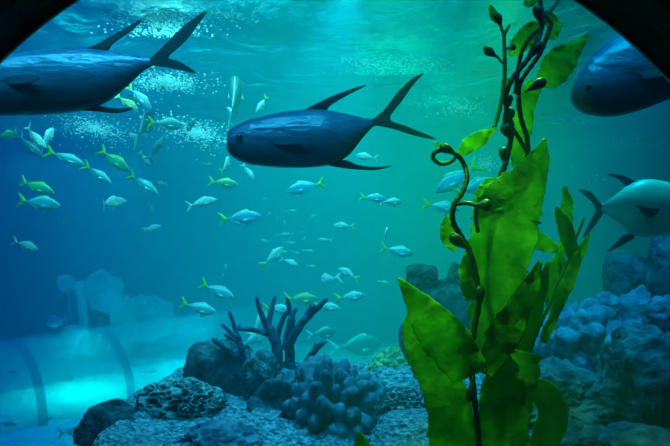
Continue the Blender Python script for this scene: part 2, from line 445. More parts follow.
def lump(name, px, py, rx, ry, Y, disp, material, label, cat, seed=0, ry_depth=None, sub=5, mask=None, group=None, rot=0):
    k = Y / F
    r = (rx * k, (ry_depth if ry_depth is not None else rx) * k, ry * k)
    o = obj(name, blob_mesh(r, seed, disp, sub, mask), material, loc=P(px, py, Y))
    o.rotation_euler = (0, math.radians(rot), 0)
    return tag(o, label, cat, group)

# the rocks
lump('rock', 660, 395, 62, 66, 2.95, d_rock, M['rock'], 'large dark boulder filling the lower right corner of the reef', 'rock', 3, sub=6)
lump('rock', 626, 279, 19, 27, 4.2, d_block, M['darkrock'], 'dark square topped rock pillar under the dark finned silver fish', 'rock', 5)
lump('rock', 668, 272, 18, 37, 3.9, d_block, M['darkrock'], 'tall dark rock column cut off by the picture edge beneath the silver fish', 'rock', 6)
lump('rock', 636, 330, 29, 42, 4.0, d_rock, M['bluecoral'], 'smooth rounded blue rock in front of the square topped pillar', 'rock', 17)
lump('rock', 664, 316, 20, 18, 3.6, d_rock, M['bluecoral'], 'small blue rock above the large boulder', 'rock', 21)
lump('rock', 606, 306, 13, 12, 4.0, knobs(2.2, .2), M['bluecoral'], 'small knobbly rock at the foot of the square topped pillar', 'rock', 23)
lump('rock', 422, 277, 16, 13, 4.4, d_block, M['darkrock'], 'dark angular rock seen just left of the kelp', 'rock', 9)
lump('rock', 458, 284, 13, 18, 4.5, d_rock, M['darkrock'], 'dark rounded rock partly behind the thin kelp stem', 'rock', 11)
lump('rock', 441, 336, 32, 54, 4.4, d_block, M['darkrock'], 'dark rock mass behind the base of the kelp', 'rock', 12)
lump('rock', 421, 358, 22, 42, 4.0, d_block, M['darkrock'], 'upright dark rock between the green bubble coral and the kelp', 'rock', 13)
lump('rock', 404, 386, 40, 16, 3.7, d_rock, M['reef'], 'low pale rock below the green bubble coral', 'rock', 14)
lump('rock', 214, 376, 29, 34, 3.75, d_block, M['darkrock'], 'dark upright rock block left of the branching coral', 'rock', 15)
lump('rock', 243, 375, 17, 32, 3.7, d_rock, M['rock'], 'narrow ribbed rock beside the dark rock block', 'rock', 16)
lump('rock', 113, 430, 30, 26, 3.1, d_rock, M['darkrock'], 'dark boulder at the left edge of the reef bank', 'rock', 18)
lump('rock', 286, 384, 38, 20, 3.85, d_rock, M['rock'], 'rough rock carrying the dark branching coral', 'rock', 19)
lump('rock', 545, 350, 26, 30, 4.1, d_rock, M['rock'], 'shaded rock just right of the kelp stems', 'rock', 20)
lump('rock', 650, 446, 40, 16, 2.5, knobs(2.5, .22), M['bluecoral'], 'lumpy blue rock along the bottom edge in front of the large boulder', 'rock', 24)
lump('rock', 420, 436, 50, 22, 2.95, d_rock, M['reef'], 'flat pale rock below the dark coral with white ridges', 'rock', 26)

# the corals
lump('coral', 331, 422, 33, 44, 3.15, knobs(3.3, .55, .06), M['lobecoral'], 'large mound of rounded grey blue lobes in the middle of the reef', 'coral', 31, sub=6, ry_depth=40)
lump('coral', 364, 402, 22, 21, 3.4, knobs(2.8, .3), M['lobecoral'], 'smaller lobed coral behind the right side of the large lobed mound', 'coral', 33, sub=5)
lump('coral', 318, 378, 20, 18, 3.5, knobs(2.2, .25), M['lobecoral'], 'small lobed coral on top of the large lobed mound', 'coral', 34)
f, g = ridges(4.6, .34, .32)
lump('coral', 181, 405, 33, 20, 3.25, f, M['lettuce'], 'dark ruffled lettuce coral with pale curly edges at left of the reef', 'coral', 35, sub=6, mask=g, ry_depth=26)
f, g = ridges(5.2, .22, .10)
lump('coral', 412, 404, 33, 17, 3.35, f, M['brain'], 'dark brain coral with thin white wavy ridges beside the kelp', 'coral', 37, sub=6, mask=g)
f, g = ridges(2.4, .22, .24)
lump('coral', 220, 447, 36, 18, 2.75, f, M['bluecoral'], 'folded blue grey coral at the bottom edge below the lettuce coral', 'coral', 39, sub=5)
f, g = ridges(2.8, .25, .25)
lump('coral', 262, 379, 17, 24, 3.45, f, M['crust'], 'crinkled greenish plate coral below the dark branching coral', 'coral', 41, sub=5)
lump('coral', 394, 372, 24, 23, 4.0, knobs(6.5, .12), M['bubblecoral'], 'round yellow green bubble coral behind the lobed corals', 'coral', 43, sub=6)
lump('coral', 583, 343, 31, 32, 3.75, knobs(2.2, .42), M['bluecoral'], 'big blue coral of rounded upright folds right of the kelp', 'coral', 45, sub=6)
lump('coral', 560, 402, 52, 36, 3.1, d_crust, M['crust'], 'wide rough encrusted coral shelf right of the kelp base', 'coral', 47, sub=6)
lump('coral', 575, 447, 46, 22, 2.75, d_crust, M['crust'], 'rough crusty coral at the bottom edge right of the kelp', 'coral', 48, sub=6)

# dark hollow cup coral: a bowl lying on its side
def cup(px, py, rx, ry, Y, material, label):
    k = Y / F
    bm = bmesh.new(); n = 40; rings = []
    prof = [(0.0, -1.0), (.45, -.95), (.8, -.6), (1.0, 0), (1.04, .3), (.97, .34), (.85, .1), (.6, -.35), (.3, -.6), (.0, -.65)]
    for (r_, h) in prof:
        ring = []
        for i in range(n):
            a = 2 * PI * i / n
            wob = 1 + .10 * noise.noise(Vector((math.cos(a) * 1.6, math.sin(a) * 1.6, h + 4)))
            ring.append(bm.verts.new((r_ * wob * rx * k * math.cos(a), r_ * wob * rx * k * math.sin(a), h * ry * k + .012 * math.sin(5 * a) * r_)))
        rings.append(ring)
    for a, b in zip(rings, rings[1:]):
        for i in range(n): bm.faces.new((a[i], a[(i + 1) % n], b[(i + 1) % n], b[i]))
    bmesh.ops.remove_doubles(bm, verts=bm.verts, dist=1e-5)
    o = obj('coral', bm, material, loc=P(px, py, Y)); o.rotation_euler = (math.radians(35), math.radians(-25), 0)
    return tag(o, label, 'coral')
cup(273, 404, 24, 22, 3.2, M['darkrock'], 'dark hollow cup shaped coral left of the large lobed mound')

def branch(name, Y, lines, label, material, tipm=None):
    """lines: (pixel points, start radius px, end radius px, depth offset)"""
    k = Y / F
    bm = bmesh.new()
    base = P(lines[0][0][0][0], lines[0][0][0][1], Y)
    for (pts, r0, r1, dz0, dz1) in lines:
        n = len(pts)
        pp = [P(p[0], p[1], Y + dz0 + (dz1 - dz0) * i / (n - 1)) - base for i, p in enumerate(pts)]
        pp = smooth_path(pp, 6)
        m_ = len(pp)
        pp = [p + Vector((noise.noise(p * 14), noise.noise(p * 14 + Vector((5, 0, 0))), noise.noise(p * 14 + Vector((0, 5, 0))))) * .006 for p in pp]
        rr = [.78 * (r0 + (r1 - r0) * i / (m_ - 1)) * k * (1 + .18 * noise.noise(pp[i] * 40)) for i in range(m_)]
        rr.append(rr[-1] * .45); d = (pp[-1] - pp[-2]).normalized(); pp.append(pp[-1] + d * r1 * k * .8)
        tube(bm, pp, rr, 9)
    return tag(obj(name, bm, material, loc=base), label, 'coral')

branch('coral', 3.75, [
    ([(276, 372), (277, 350), (272, 333), (267, 325)], 8, 5.5, 0, 0),
    ([(267, 327), (261, 312), (257, 298)], 5, 2.2, 0, -.05),
    ([(268, 326), (271, 312), (275, 298)], 4.5, 2.2, 0, .05),
    ([(268, 334), (252, 330), (238, 329)], 4, 2.4, 0, -.08),
    ([(291, 372), (289, 345), (291, 325), (292, 315)], 7.5, 4, .03, .03),
    ([(292, 318), (289, 305), (287, 299)], 3.8, 2, .03, 0),
    ([(292, 316), (296, 309)], 3, 2, .03, .06),
    ([(289, 345), (301, 325), (316, 310), (326, 300)], 6, 2.6, .02, -.1),
    ([(303, 323), (311, 306)], 3.4, 2, .0, -.02),
    ([(309, 316), (315, 305)], 3, 1.8, -.05, -.1),
    ([(276, 345), (280, 325), (287, 313), (292, 315)], 4, 2.6, .06, .05),
    ([(284, 350), (287, 332), (289, 318)], 3.5, 2.4, -.05, -.03)],
    'dark branching coral with bare forked arms standing on the reef', M['branch'])
branch('coral', 3.6, [
    ([(244, 366), (241, 348), (236, 332), (230, 312)], 5, 2.2, 0, 0),
    ([(239, 340), (231, 333), (223, 325)], 3.6, 2, 0, -.05),
    ([(239, 343), (230, 338), (225, 335)], 3, 1.8, 0, -.08),
    ([(236, 332), (240, 325)], 2.6, 1.6, 0, .03)],
    'small dark forked coral left of the tall branching coral', M['branch'])
branch('coral', 3.6, [([(236, 356), (224, 348), (213, 339)], 3.6, 2, 0, -.05), ([(222, 346), (217, 341), (217, 338)], 2.6, 1.6, -.03, 0)],
    'low dark coral twig reaching left from the rock block', M['branch'])
branch('coral', 3.7, [([(304, 368), (312, 354), (322, 344)], 5, 3.2, 0, -.03), ([(312, 355), (315, 345)], 3.2, 2, 0, .03), ([(318, 348), (325, 342)], 3, 2.2, -.02, .03)],
    'short blue coral stub right of the branching coral', M['branch'])

# far corals behind the tunnel
FAR = 13.6
def plate_coral(px, py, rx, ry, Y, label, seed, tilt=25, stem=None, lobes=7):
    k = Y / F
    root = empty('table_coral', P(px, py, Y), label, 'coral', None)
    bm = bmesh.new(); n = 72; rings = []
    th = .09 * min(rx, ry) * k
    cs = math.sin(math.radians(tilt))
    for (r_, h) in [(0, 1), (.3, 1), (.55, 1.1), (.78, 1.4), (.95, 2.0), (1.0, 1.2), (.95, .6), (.7, -.4), (.4, -1), (0, -1.4)]:
        ring = []
        for i in range(n):
            a = 2 * PI * i / n
            wob = 1 + .10 * abs(math.sin(lobes * .5 * a + seed)) * r_ + .07 * abs(math.sin(lobes * 1.3 * a + seed)) * r_ + .24 * noise.noise(Vector((math.cos(a) * 1.4, math.sin(a) * 1.4, seed)))
            ring.append(bm.verts.new((r_ * wob * rx * k * math.cos(a), r_ * wob * ry * k / cs * math.sin(a), h * th + .5 * th * math.sin(lobes * 3 * a) * r_ * r_)))
        rings.append(ring)
    for a, b in zip(rings, rings[1:]):
        for i in range(n): bm.faces.new((a[i], a[(i + 1) % n], b[(i + 1) % n], b[i]))
    bmesh.ops.remove_doubles(bm, verts=bm.verts, dist=1e-5)
    o = obj('plate', bm, M['palecoral'], root); o.rotation_euler = (math.radians(tilt), 0, math.radians(seed * 11 % 20))
    if stem:
        bm = bmesh.new()
        tube(bm, smooth_path([Vector((0, .06, 0)), Vector((stem[0] * .4 * k, .1, -stem[1] * .5 * k)), Vector((stem[0] * k, .15, -stem[1] * k))], 6), rx * k * .12, 10)
        obj('stem', bm, M['palecoral'], root)
    return root
plate_coral(101, 292, 20, 17, FAR, 'pale lobed table coral beside the leaning post far behind', 2, 70, (-4, 60))
plate_coral(111, 304, 13, 9, FAR - 1.0, 'small pale coral plate under the lobed table coral', 5, 65, (-6, 50), 5)
plate_coral(150, 319, 24, 21, FAR, 'large pale fan coral with a round edge far behind', 8, 72, (-6, 34), 9)
plate_coral(124, 322, 12, 24, FAR - .5, 'narrow pale coral blade at the left of the round fan coral', 3, 75, (4, 28), 4)
plate_coral(66, 283, 8, 8.5, FAR, 'small round pale coral high left of the leaning post', 7, 75, (6, 68), 6)
bm = bmesh.new(); k = FAR / F
FP = FAR - .55
b0 = P(86, 338, FP)
tube(bm, smooth_path([Vector((0, 0, -.4)), P(84, 322, FP) - b0, P(81, 300, FP) - b0, P(78, 281, FP) - b0], 8), [4.8 * k * (1 + .15 * noise.noise(Vector((i * .6, 0, 0)))) for i in range(25)], 12)
tag(obj('coral', bm, M['palecoral'], loc=b0), 'pale leaning coral post among the far table corals', 'coral')
lump('rock', 72, 332, 12, 7, FAR - .8, d_rock, M['palecoral'], 'low pale rock at the foot of the leaning coral post', 'rock', 51, sub=4)
lump('rock', 112, 350, 66, 20, FAR + .75, d_rock, M['tank'], 'long dim rock bank under the far table corals', 'rock', 52, sub=5, ry_depth=20)

# ------------------------------------------------------------------ visitors' tunnel on the tank floor
u = Vector((.65, .76, 0)).normalized(); v = Vector((.76, -.65, 0)).normalized()
foot = Vector((-3.38, 10.0, FLOOR)); TR = 1.12
cen = foot - v * TR
tun = empty('viewing_tunnel', cen, 'clear acrylic visitor tunnel with hoops glowing on the sandy tank floor', 'tunnel')
def hoop_pts(r, s, n=40):
    return [u * s + v * (r * math.cos(PI * i / n)) + Vector((0, 0, r * math.sin(PI * i / n))) for i in range(n + 1)]
bm = bmesh.new()
S0, S1 = -3.6, 4.2
ns = 24
for (r_) in (TR, TR - .05):
    rows = [[bm.verts.new(p) for p in hoop_pts(r_, S0 + (S1 - S0) * j / ns)] for j in range(ns + 1)]
    for a, b in zip(rows, rows[1:]):
        for i in range(40): bm.faces.new((a[i], a[i + 1], b[i + 1], b[i]))
obj('shell', bm, M['tunnel'], tun)
for s in (-2.9, -1.45, 0.0):
    bm = bmesh.new()
    rows = []
    for (r_, ds) in ((TR + .015, -.055), (TR + .015, .055), (TR - .06, .055), (TR - .06, -.055)):
        rows.append([bm.verts.new(p) for p in hoop_pts(r_, s + ds)])
    for q in range(4):
        a, b = rows[q], rows[(q + 1) % 4]
        for i in range(40): bm.faces.new((a[i], a[i + 1], b[i + 1], b[i]))
    for e in (0, -1): bm.faces.new([rows[q][e] for q in range(4)])
    obj('hoop', bm, M['hoop'], tun)

# ------------------------------------------------------------------ kelp
def kelp_root(px, py, Y, label):
    return empty('kelp', P(px, py, Y), label, 'kelp')

def stipe(root, pts, r0, r1, material, name='stipe', label=None):
    """pts: (px, py, Y)"""
    base = root.location
    pp = smooth_path([P(*p) - base for p in pts], 8)
    n = len(pp)
    Y = pts[0][2]
    bm = bmesh.new()
    tube(bm, pp, [(r0 + (r1 - r0) * i / (n - 1)) * Y / F * (1 + .12 * math.sin(i * 1.9)) for i in range(n)], 10)
    o = obj(name, bm, material, root)
    return tag(o, label)

def bladder(root, a, b, r, material=None):
    """a float: teardrop from its stalk at a to its round end at b; (px, py, Y), r in pixels"""
    base = root.location
    A, B = P(*a) - base, P(*b) - base
    k = a[2] / F
    prof = [(0, .16), (.12, .2), (.25, .34), (.4, .62), (.55, .88), (.7, 1.0), (.83, .92), (.93, .66), (.98, .36), (1.0, .1)]
    bm = bmesh.new()
    tube(bm, [A.lerp(B, t_) for t_, _ in prof], [r_ * r * k for _, r_ in prof], 14)
    return obj('bladder', bm, material or M['bladder'], root)

def blade(root, spine, widths, material=None, ruffle=1.0, teeth=1.0, nu=40, nv=12, seed=0, lean=0.0, cup_=0.0, tip_soft=True):
    """a leaf: spine (px, py, Y) with (left, right) half-widths in pixels at each; a ruffled sheet of its own thickness"""
    base = root.location
    k = sum(p[2] for p in spine) / len(spine) / F
    pp = smooth_path([P(*p) - base for p in spine], 12)
    ww = smooth_path([Vector((a, b, 0)) for a, b in widths], 12)
    n = len(pp)
    bm = bmesh.new(); rows = []
    rnd = random.Random(seed)
    ph1, ph2 = rnd.uniform(0, 6), rnd.uniform(0, 6)
    for i, p in enumerate(pp):
        d = pp[min(i + 1, n - 1)] - pp[max(i - 1, 0)]; d.y = 0; d.normalize()
        s = Vector((d.z, 0, -d.x))
        t_ = i / (n - 1)
        row = []
        for j in range(-nv, nv + 1):
            e = j / nv
            wd = (ww[i].x if e < 0 else ww[i].y) * k
            edge = abs(e) ** 2
            jag = 1 + teeth * edge * (.10 * noise.noise(Vector((i * .9, seed, 0 if e < 0 else 7))) + .10 * noise.noise(Vector((i * .33, seed, 3 if e < 0 else 9))))
            q = p + s * (e * wd * jag)
            q.y += ruffle * k * (2.2 * edge * math.sin(t_ * 17 + ph1 + (0 if e < 0 else 1.7)) + 1.4 * edge * math.sin(t_ * 39 + ph2 + e) + 3.5 * noise.noise(Vector((q.x * 6, q.z * 6, seed)))) 
            q.y += lean * e * wd + cup_ * wd * e * e
            row.append(bm.verts.new(q))
        rows.append(row)
    for a, b in zip(rows, rows[1:]):
        for j in range(len(a) - 1): bm.faces.new((a[j], a[j + 1], b[j + 1], b[j]))
    o = obj('blade', bm, material or M['kelp'], root)
    md = o.modifiers.new('thickness', 'SOLIDIFY'); md.thickness = .0022; md.offset = 0
    return o

K1, K2, K3, K4 = 2.20, 2.30, 2.38, 2.45
# the tall looping stem in front
k1 = kelp_root(479, 452, K1, 'kelp with a dark looping stem and broad ragged blades in front')
stipe(k1, [(479, 462, K1), (478, 430, K1), (474, 395, K1), (471, 360, K1), (474, 330, K1), (479, 300, K1), (476, 275, K1), (470, 252, K1), (461, 236, K1), (453, 221, K1 - .02), (454, 205, K1 - .03), (462, 193, K1 - .03), (467, 178, K1 - .02), (464, 165, K1), (458, 156, K1 - .02), (446, 150, K1 - .04), (436, 152, K1 - .03), (433, 158, K1), (441, 164, K1 + .03), (452, 161, K1 + .03), (459, 153, K1 + .01)], 3.4, 2.0, M['stipe'])
stipe(k1, [(455, 204, K1 - .03), (466, 203, K1 - .04), (478, 206, K1 - .05)], 2.4, 2.2, M['stipe'], 'stalk')
stipe(k1, [(477, 206, K1 - .04), (476, 218, K1), (478, 232, K1 + .02)], 2.4, 2.0, M['stipe'], 'stalk')
bladder(k1, (473, 205, K1 - .05), (492, 205, K1 - .06), 6.2)
bladder(k1, (470, 251, K1 - .02), (450, 235, K1 - .04), 6)
bladder(k1, (458, 154, K1 - .02), (440, 146, K1 - .05), 5)
bladder(k1, (473, 376, K1 - .03), (471, 402, K1 - .03), 5.5)
bladder(k1, (479, 312, K1 - .02), (480, 285, K1 - .02), 5.5)
# blade at the loop
blade(k1, [(457, 157, K1), (468, 150, K1 - .02), (482, 139, K1 - .03), (497, 128, K1 - .02)], [(1, 1), (10, 4), (9, 6), (.5, .5)], seed=1, ruffle=.6)
blade(k1, [(440, 147, K1 - .05), (437, 144, K1 - .05), (433, 143, K1 - .05)], [(1, 1), (3, 2), (.4, .4)], seed=2, ruffle=.2)
# small torn blade left of the stem
blade(k1, [(447, 216, K1 + .04), (447, 228, K1 + .04), (450, 240, K1 + .04), (455, 252, K1 + .03)], [(3, 2), (6, 7), (7, 8), (1, 1)], seed=3, ruffle=.6)
# lower left blades
blade(k1, [(398, 278, K1 - .06), (414, 296, K1 - .06), (434, 318, K1 - .05), (452, 344, K1 - .03), (466, 378, K1)], [(1, 1), (8, 12), (15, 25), (22, 26), (24, 14)], seed=4, ruffle=1.0)
blade(k1, [(408, 313, K1 + .02), (413, 331, K1 + .02), (428, 350, K1 + .02), (447, 378, K1 + .02), (455, 412, K1 + .02), (458, 460, K1 + .02)], [(2, 1), (6, 12), (11, 24), (14, 28), (17, 28), (23, 28)], seed=5, ruffle=1.0)
blade(k1, [(470, 300, K1 + .03), (466, 272, K1 + .03), (468, 250, K1 + .03)], [(6, 10), (7, 8), (2, 3)], seed=6)
# the broad central blade
k2 = kelp_root(497, 452, K2, 'kelp with the tallest twin stems and the broad torn central blade')
blade(k2, [(492, 372, K2), (495, 335, K2), (498, 300, K2 - .02), (500, 265, K2 - .02), (503, 235, K2 - .03), (505, 212, K2 - .03), (514, 196, K2 - .03), (530, 176, K2 - .02), (541, 156, K2), (546, 139, K2)],
      [(14, 14), (25, 25), (30, 30), (32, 29), (33, 34), (31, 36), (26, 34), (16, 19), (11, 9), (2, 2)], seed=7, ruffle=1.2, nv=18, teeth=1.4)
blade(k2, [(486, 214, K2 - .02), (486, 200, K2 - .02), (489, 186, K2 - .02), (488, 178, K2 - .02)], [(10, 14), (12, 18), (9, 14), (2, 3)], seed=8, ruffle=.8)
stipe(k2, [(497, 462, K2), (497, 430, K2), (500, 395, K2 + .02), (503, 360, K2 + .03), (497, 330, K2 + .04), (495, 300, K2 + .05), (490, 250, K2 + .06), (492, 205, K2 + .05), (499, 180, K2 + .03), (505, 165, K2), (509, 148, K2), (512, 128, K2), (507, 110, K2 - .02), (506, 95, K2 - .02), (513, 78, K2 - .02), (524, 64, K2 - .02), (534, 50, K2 - .02), (540, 34, K2), (543, 20, K2), (541, 5, K2), (538, -12, K2)], 3.2, 2.2, M['stipe'])
stipe(k2, [(512, 128, K2), (520, 140, K2 + .01), (527, 152, K2 + .01)], 2.4, 2, M['stipe'], 'stalk')
stipe(k2, [(528, 157, K2 + .01), (527, 138, K2), (521, 118, K2), (519, 100, K2), (520, 84, K2), (530, 68, K2 - .01), (541, 52, K2), (547, 36, K2), (551, 24, K2), (547, 15, K2), (556, 4, K2 + .01), (563, -8, K2 + .02)], 2.5, 1.8, M['stipe'])
stipe(k2, [(516, 93, K2), (518, 70, K2 + .02), (522, 52, K2 + .02), (530, 38, K2 + .02), (541, 28, K2 + .02)], 2.4, 1.8, M['stipe'])
for a, b, r in [((525, 92, 2.28), (546, 80, 2.27), 5.4), ((524, 62, 2.29), (542, 42, 2.28), 5.2), ((541, 26, 2.29), (536, 5, 2.28), 5.2), ((508, 112, 2.29), (509, 94, 2.28), 4.4),
                ((502, 128, 2.3), (512, 108, 2.29), 5.6), ((512, 142, 2.29), (503, 124, 2.28), 5.4), ((504, 165, 2.3), (503, 147, 2.29), 4.6), ((505, 48, 2.3), (516, 47, 2.3), 3.2), ((553, 12, 2.31), (545, 14, 2.31), 3.4)]:
    bladder(k2, a, b, r)
blade(k2, [(588, 35, K2 + .02), (574, 48, K2 + .02), (560, 62, K2 + .02), (545, 78, K2 + .03), (538, 86, K2 + .03)], [(1, 1), (9, 8), (16, 15), (15, 10), (3, 3)], seed=10, teeth=2)
blade(k2, [(537, 84, K2 + .05), (528, 104, K2 + .05), (523, 130, K2 + .05), (517, 158, K2 + .05), (513, 166, K2 + .05)], [(6, 10), (8, 11), (9, 10), (8, 7), (1, 1)], seed=11, teeth=1.6)
blade(k2, [(509, 55, K2 + .05), (519, 45, K2 + .05), (531, 32, K2 + .05), (538, 22, K2 + .05)], [(2, 3), (9, 9), (10, 10), (3, 3)], seed=12)
blade(k2, [(526, 6, K2 + .04), (533, -2, K2 + .04), (540, -14, K2 + .04)], [(3, 3), (6, 6), (3, 3)], seed=13)
blade(k2, [(546, 14, K2 + .06), (553, 25, K2 + .06), (551, 40, K2 + .06)], [(4, 6), (9, 6), (4, 3)], seed=14)
blade(k2, [(503, 92, K2 + .05), (506, 84, K2 + .05), (510, 80, K2 + .05)], [(3, 4), (5, 5), (2, 2)], seed=15)
# thin side stem with three floats
k5 = kelp_root(497, 132, K2 - .03, 'thin bare kelp shoot with small floats left of the tall stems')
stipe(k5, [(494, 128, K2 - .03), (500, 108, K2 - .03), (504, 85, K2 - .03), (505, 60, K2 - .03), (504, 38, K2 - .03), (505, 32, K2 - .03)], 2.4, 1.8, M['stipegreen'])
stipe(k5, [(504, 64, K2 - .03), (500, 60, K2 - .03), (496, 55, K2 - .03)], 1.6, 1.4, M['stipegreen'], 'stalk')
stipe(k5, [(504, 36, K2 - .03), (502, 30, K2 - .03), (500, 24, K2 - .03)], 1.7, 1.5, M['stipegreen'], 'stalk')
stipe(k5, [(505, 33, K2 - .03), (508, 28, K2 - .03), (510, 25, K2 - .03)], 1.6, 1.4, M['stipegreen'], 'stalk')
stipe(k5, [(505, 49, K2 - .03), (508, 48, K2 - .03), (512, 47, K2 - .03)], 1.4, 1.3, M['stipegreen'], 'stalk')
bladder(k5, (498, 58, K2 - .03), (485, 49, K2 - .03), 4.6)
bladder(k5, (502, 28, K2 - .03), (496, 14, K2 - .03), 4.6)
blade(k5, [(498, 22, K2 - .035), (494, 14, K2 - .035), (490, 5, K2 - .035)], [(3, 3), (5, 4), (1, 1)], seed=16, ruffle=.3)
blade(k5, [(487, 51, K2 - .035), (485, 48, K2 - .035), (484, 47, K2 - .035)], [(2, 2), (3, 3), (1, 1)], seed=17, ruffle=.2)

# lower centre blades and the right hand stems
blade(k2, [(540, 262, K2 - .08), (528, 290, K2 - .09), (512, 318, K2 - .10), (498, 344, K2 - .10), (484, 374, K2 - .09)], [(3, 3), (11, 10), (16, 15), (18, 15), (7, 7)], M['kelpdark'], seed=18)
blade(k2, [(500, 353, K2 - .06), (502, 378, K2 - .06), (500, 410, K2 - .06), (498, 460, K2 - .06)], [(8, 10), (22, 18), (28, 22), (34, 24)], seed=19)
blade(k2, [(526, 352, K2 - .03), (520, 380, K2 - .03), (518, 408, K2 - .03), (512, 434, K2 - .03)], [(16, 16), (18, 14), (14, 8), (6, 4)], seed=20)
k3 = kelp_root(516, 452, K3, 'slender kelp on the right with narrow upright blades on a green stem')
stipe(k3, [(512, 462, K3), (515, 420, K3), (522, 380, K3), (532, 345, K3), (543, 318, K3), (556, 290, K3), (568, 262, K3), (574, 242, K3), (580, 228, K3), (584, 218, K3)], 2.4, 1.4, M['stipegreen'])
stipe(k3, [(522, 380, K3), (526, 350, K3), (532, 325, K3), (538, 305, K3)], 2.2, 2.0, M['stipe'], 'stalk')
bladder(k3, (535, 318, K3), (540, 296, K3 - .01), 4.6)
blade(k3, [(543, 343, K3 - .03), (556, 312, K3 - .03), (568, 282, K3 - .03), (580, 254, K3 - .03), (590, 233, K3 - .03)], [(4, 4), (6, 5), (7, 6), (5, 5), (.6, .6)], seed=21, ruffle=.6)
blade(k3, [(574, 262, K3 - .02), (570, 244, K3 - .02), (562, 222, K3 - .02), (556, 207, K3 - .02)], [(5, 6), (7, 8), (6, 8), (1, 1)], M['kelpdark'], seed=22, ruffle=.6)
blade(k3, [(566, 235, K3 + .03), (567, 215, K3 + .03), (566, 200, K3 + .03), (564, 186, K3 + .03)], [(4, 4), (6, 6), (5, 6), (1, 1)], seed=23, ruffle=.8, teeth=2)
blade(k3, [(531, 238, K3 + .02), (545, 244, K3 + .02), (557, 247, K3 + .02), (566, 246, K3 + .02)], [(12, 8), (8, 8), (4, 6), (2, 3)], seed=24, ruffle=.8)
blade(k3, [(553, 310, K3 + .05), (551, 290, K3 + .05), (553, 270, K3 + .05), (558, 253, K3 + .05)], [(6, 5), (9, 8), (8, 8), (2, 2)], seed=25)
blade(k3, [(562, 275, K3 + .05), (562, 255, K3 + .05), (562, 238, K3 + .05)], [(3, 3), (4, 4), (1, 1)], seed=26)
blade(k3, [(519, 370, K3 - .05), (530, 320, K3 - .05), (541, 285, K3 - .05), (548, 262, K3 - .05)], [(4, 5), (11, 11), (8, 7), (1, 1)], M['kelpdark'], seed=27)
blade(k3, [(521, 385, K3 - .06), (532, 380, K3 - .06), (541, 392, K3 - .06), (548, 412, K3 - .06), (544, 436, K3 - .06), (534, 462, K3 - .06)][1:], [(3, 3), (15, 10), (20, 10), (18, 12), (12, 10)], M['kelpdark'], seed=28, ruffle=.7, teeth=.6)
k4 = kelp_root(360, 470, 2.1, 'single green kelp blade tip poking up at the bottom edge by the lobed coral')
blade(k4, [(361, 476, 2.1), (361, 462, 2.1), (361, 448, 2.1), (359, 432, 2.1)], [(14, 14), (13, 14), (9, 11), (1, 1)], seed=29, ruffle=.6)

# ------------------------------------------------------------------ fish
def fish_meshes(top, bot, wid, bend=0.0, nseg=18):
    """body of a fish of unit length: x from -0.28 (tail root) to 0.5 (snout); lists sampled from snout to tail root"""
    bm = bmesh.new(); hl = bm.verts.layers.float.new('height')
    n = len(top); rings = []
    N = 26
    def samp(a, t_):
        f_ = t_ * (n - 1); i = min(int(f_), n - 2); u_ = f_ - i
        p0, p1, p2, p3 = a[max(i - 1, 0)], a[i], a[i + 1], a[min(i + 2, n - 1)]
        return max(.002, .5 * (2 * p1 + (p2 - p0) * u_ + (2 * p0 - 5 * p1 + 4 * p2 - p3) * u_ * u_ + (3 * p1 - p0 - 3 * p2 + p3) * u_ ** 3))
    for i in range(N + 1):
        t_ = i / N
        x = .5 - .78 * t_
        tp, bt, wd = samp(top, t_), samp(bot, t_), samp(wid, t_)
        ring = []
        for k in range(nseg):
            a = 2 * PI * k / nseg
            c_, s_ = math.cos(a), math.sin(a)
            z = (tp if s_ > 0 else bt) * s_
            y = wd * math.copysign(abs(c_) ** .85, c_) + bend * (x - .1) ** 2
            vv = bm.verts.new((x, y, z)); vv[hl] = .5 + .5 * s_
            ring.append(vv)
        rings.append(ring)
    for a, b in zip(rings, rings[1:]):
        for k in range(nseg): bm.faces.new((a[k], a[(k + 1) % nseg], b[(k + 1) % nseg], b[k]))
    bm.faces.new(rings[0]); bm.faces.new(list(reversed(rings[-1])))
    return bm

def fin_bm(outline, thick=.006, bend=0.0, tilt=0.0, origin=None):
    """a thin fin from its outline in the fish's x-z plane, thick at its root and swept with the body's bend"""
    bm = bmesh.new()
    pts = smooth_path([Vector((p[0], 0, p[1])) for p in outline] , 4)
    L = [bm.verts.new((p.x, -thick / 2, p.z)) for p in pts]
    R = [bm.verts.new((p.x, thick / 2, p.z)) for p in pts]
    bm.faces.new(L); bm.faces.new(list(reversed(R)))
    for i in range(len(pts)):
        j = (i + 1) % len(pts)
        bm.faces.new((L[i], L[j], R[j], R[i]))
    bm.normal_update()
    bmesh.ops.triangulate(bm, faces=[f_ for f_ in bm.faces if len(f_.verts) > 4])
    if tilt:
        o_ = Vector((origin[0], 0, origin[1]))
        bmesh.ops.rotate(bm, cent=o_, matrix=Matrix.Rotation(tilt, 3, 'X'), verts=bm.verts)
    for vv in bm.verts: vv.co.y += bend * (vv.co.x - .1) ** 2
    return bm

def eye_bm(x, z, y, r, s_):
    bm = bmesh.new()
    if True:
        bmesh.ops.create_uvsphere(bm, u_segments=12, v_segments=8, radius=r, matrix=Matrix.Translation((x, s_ * y, z)) @ Matrix.Diagonal((1, .5, 1, 1)))
    return bm

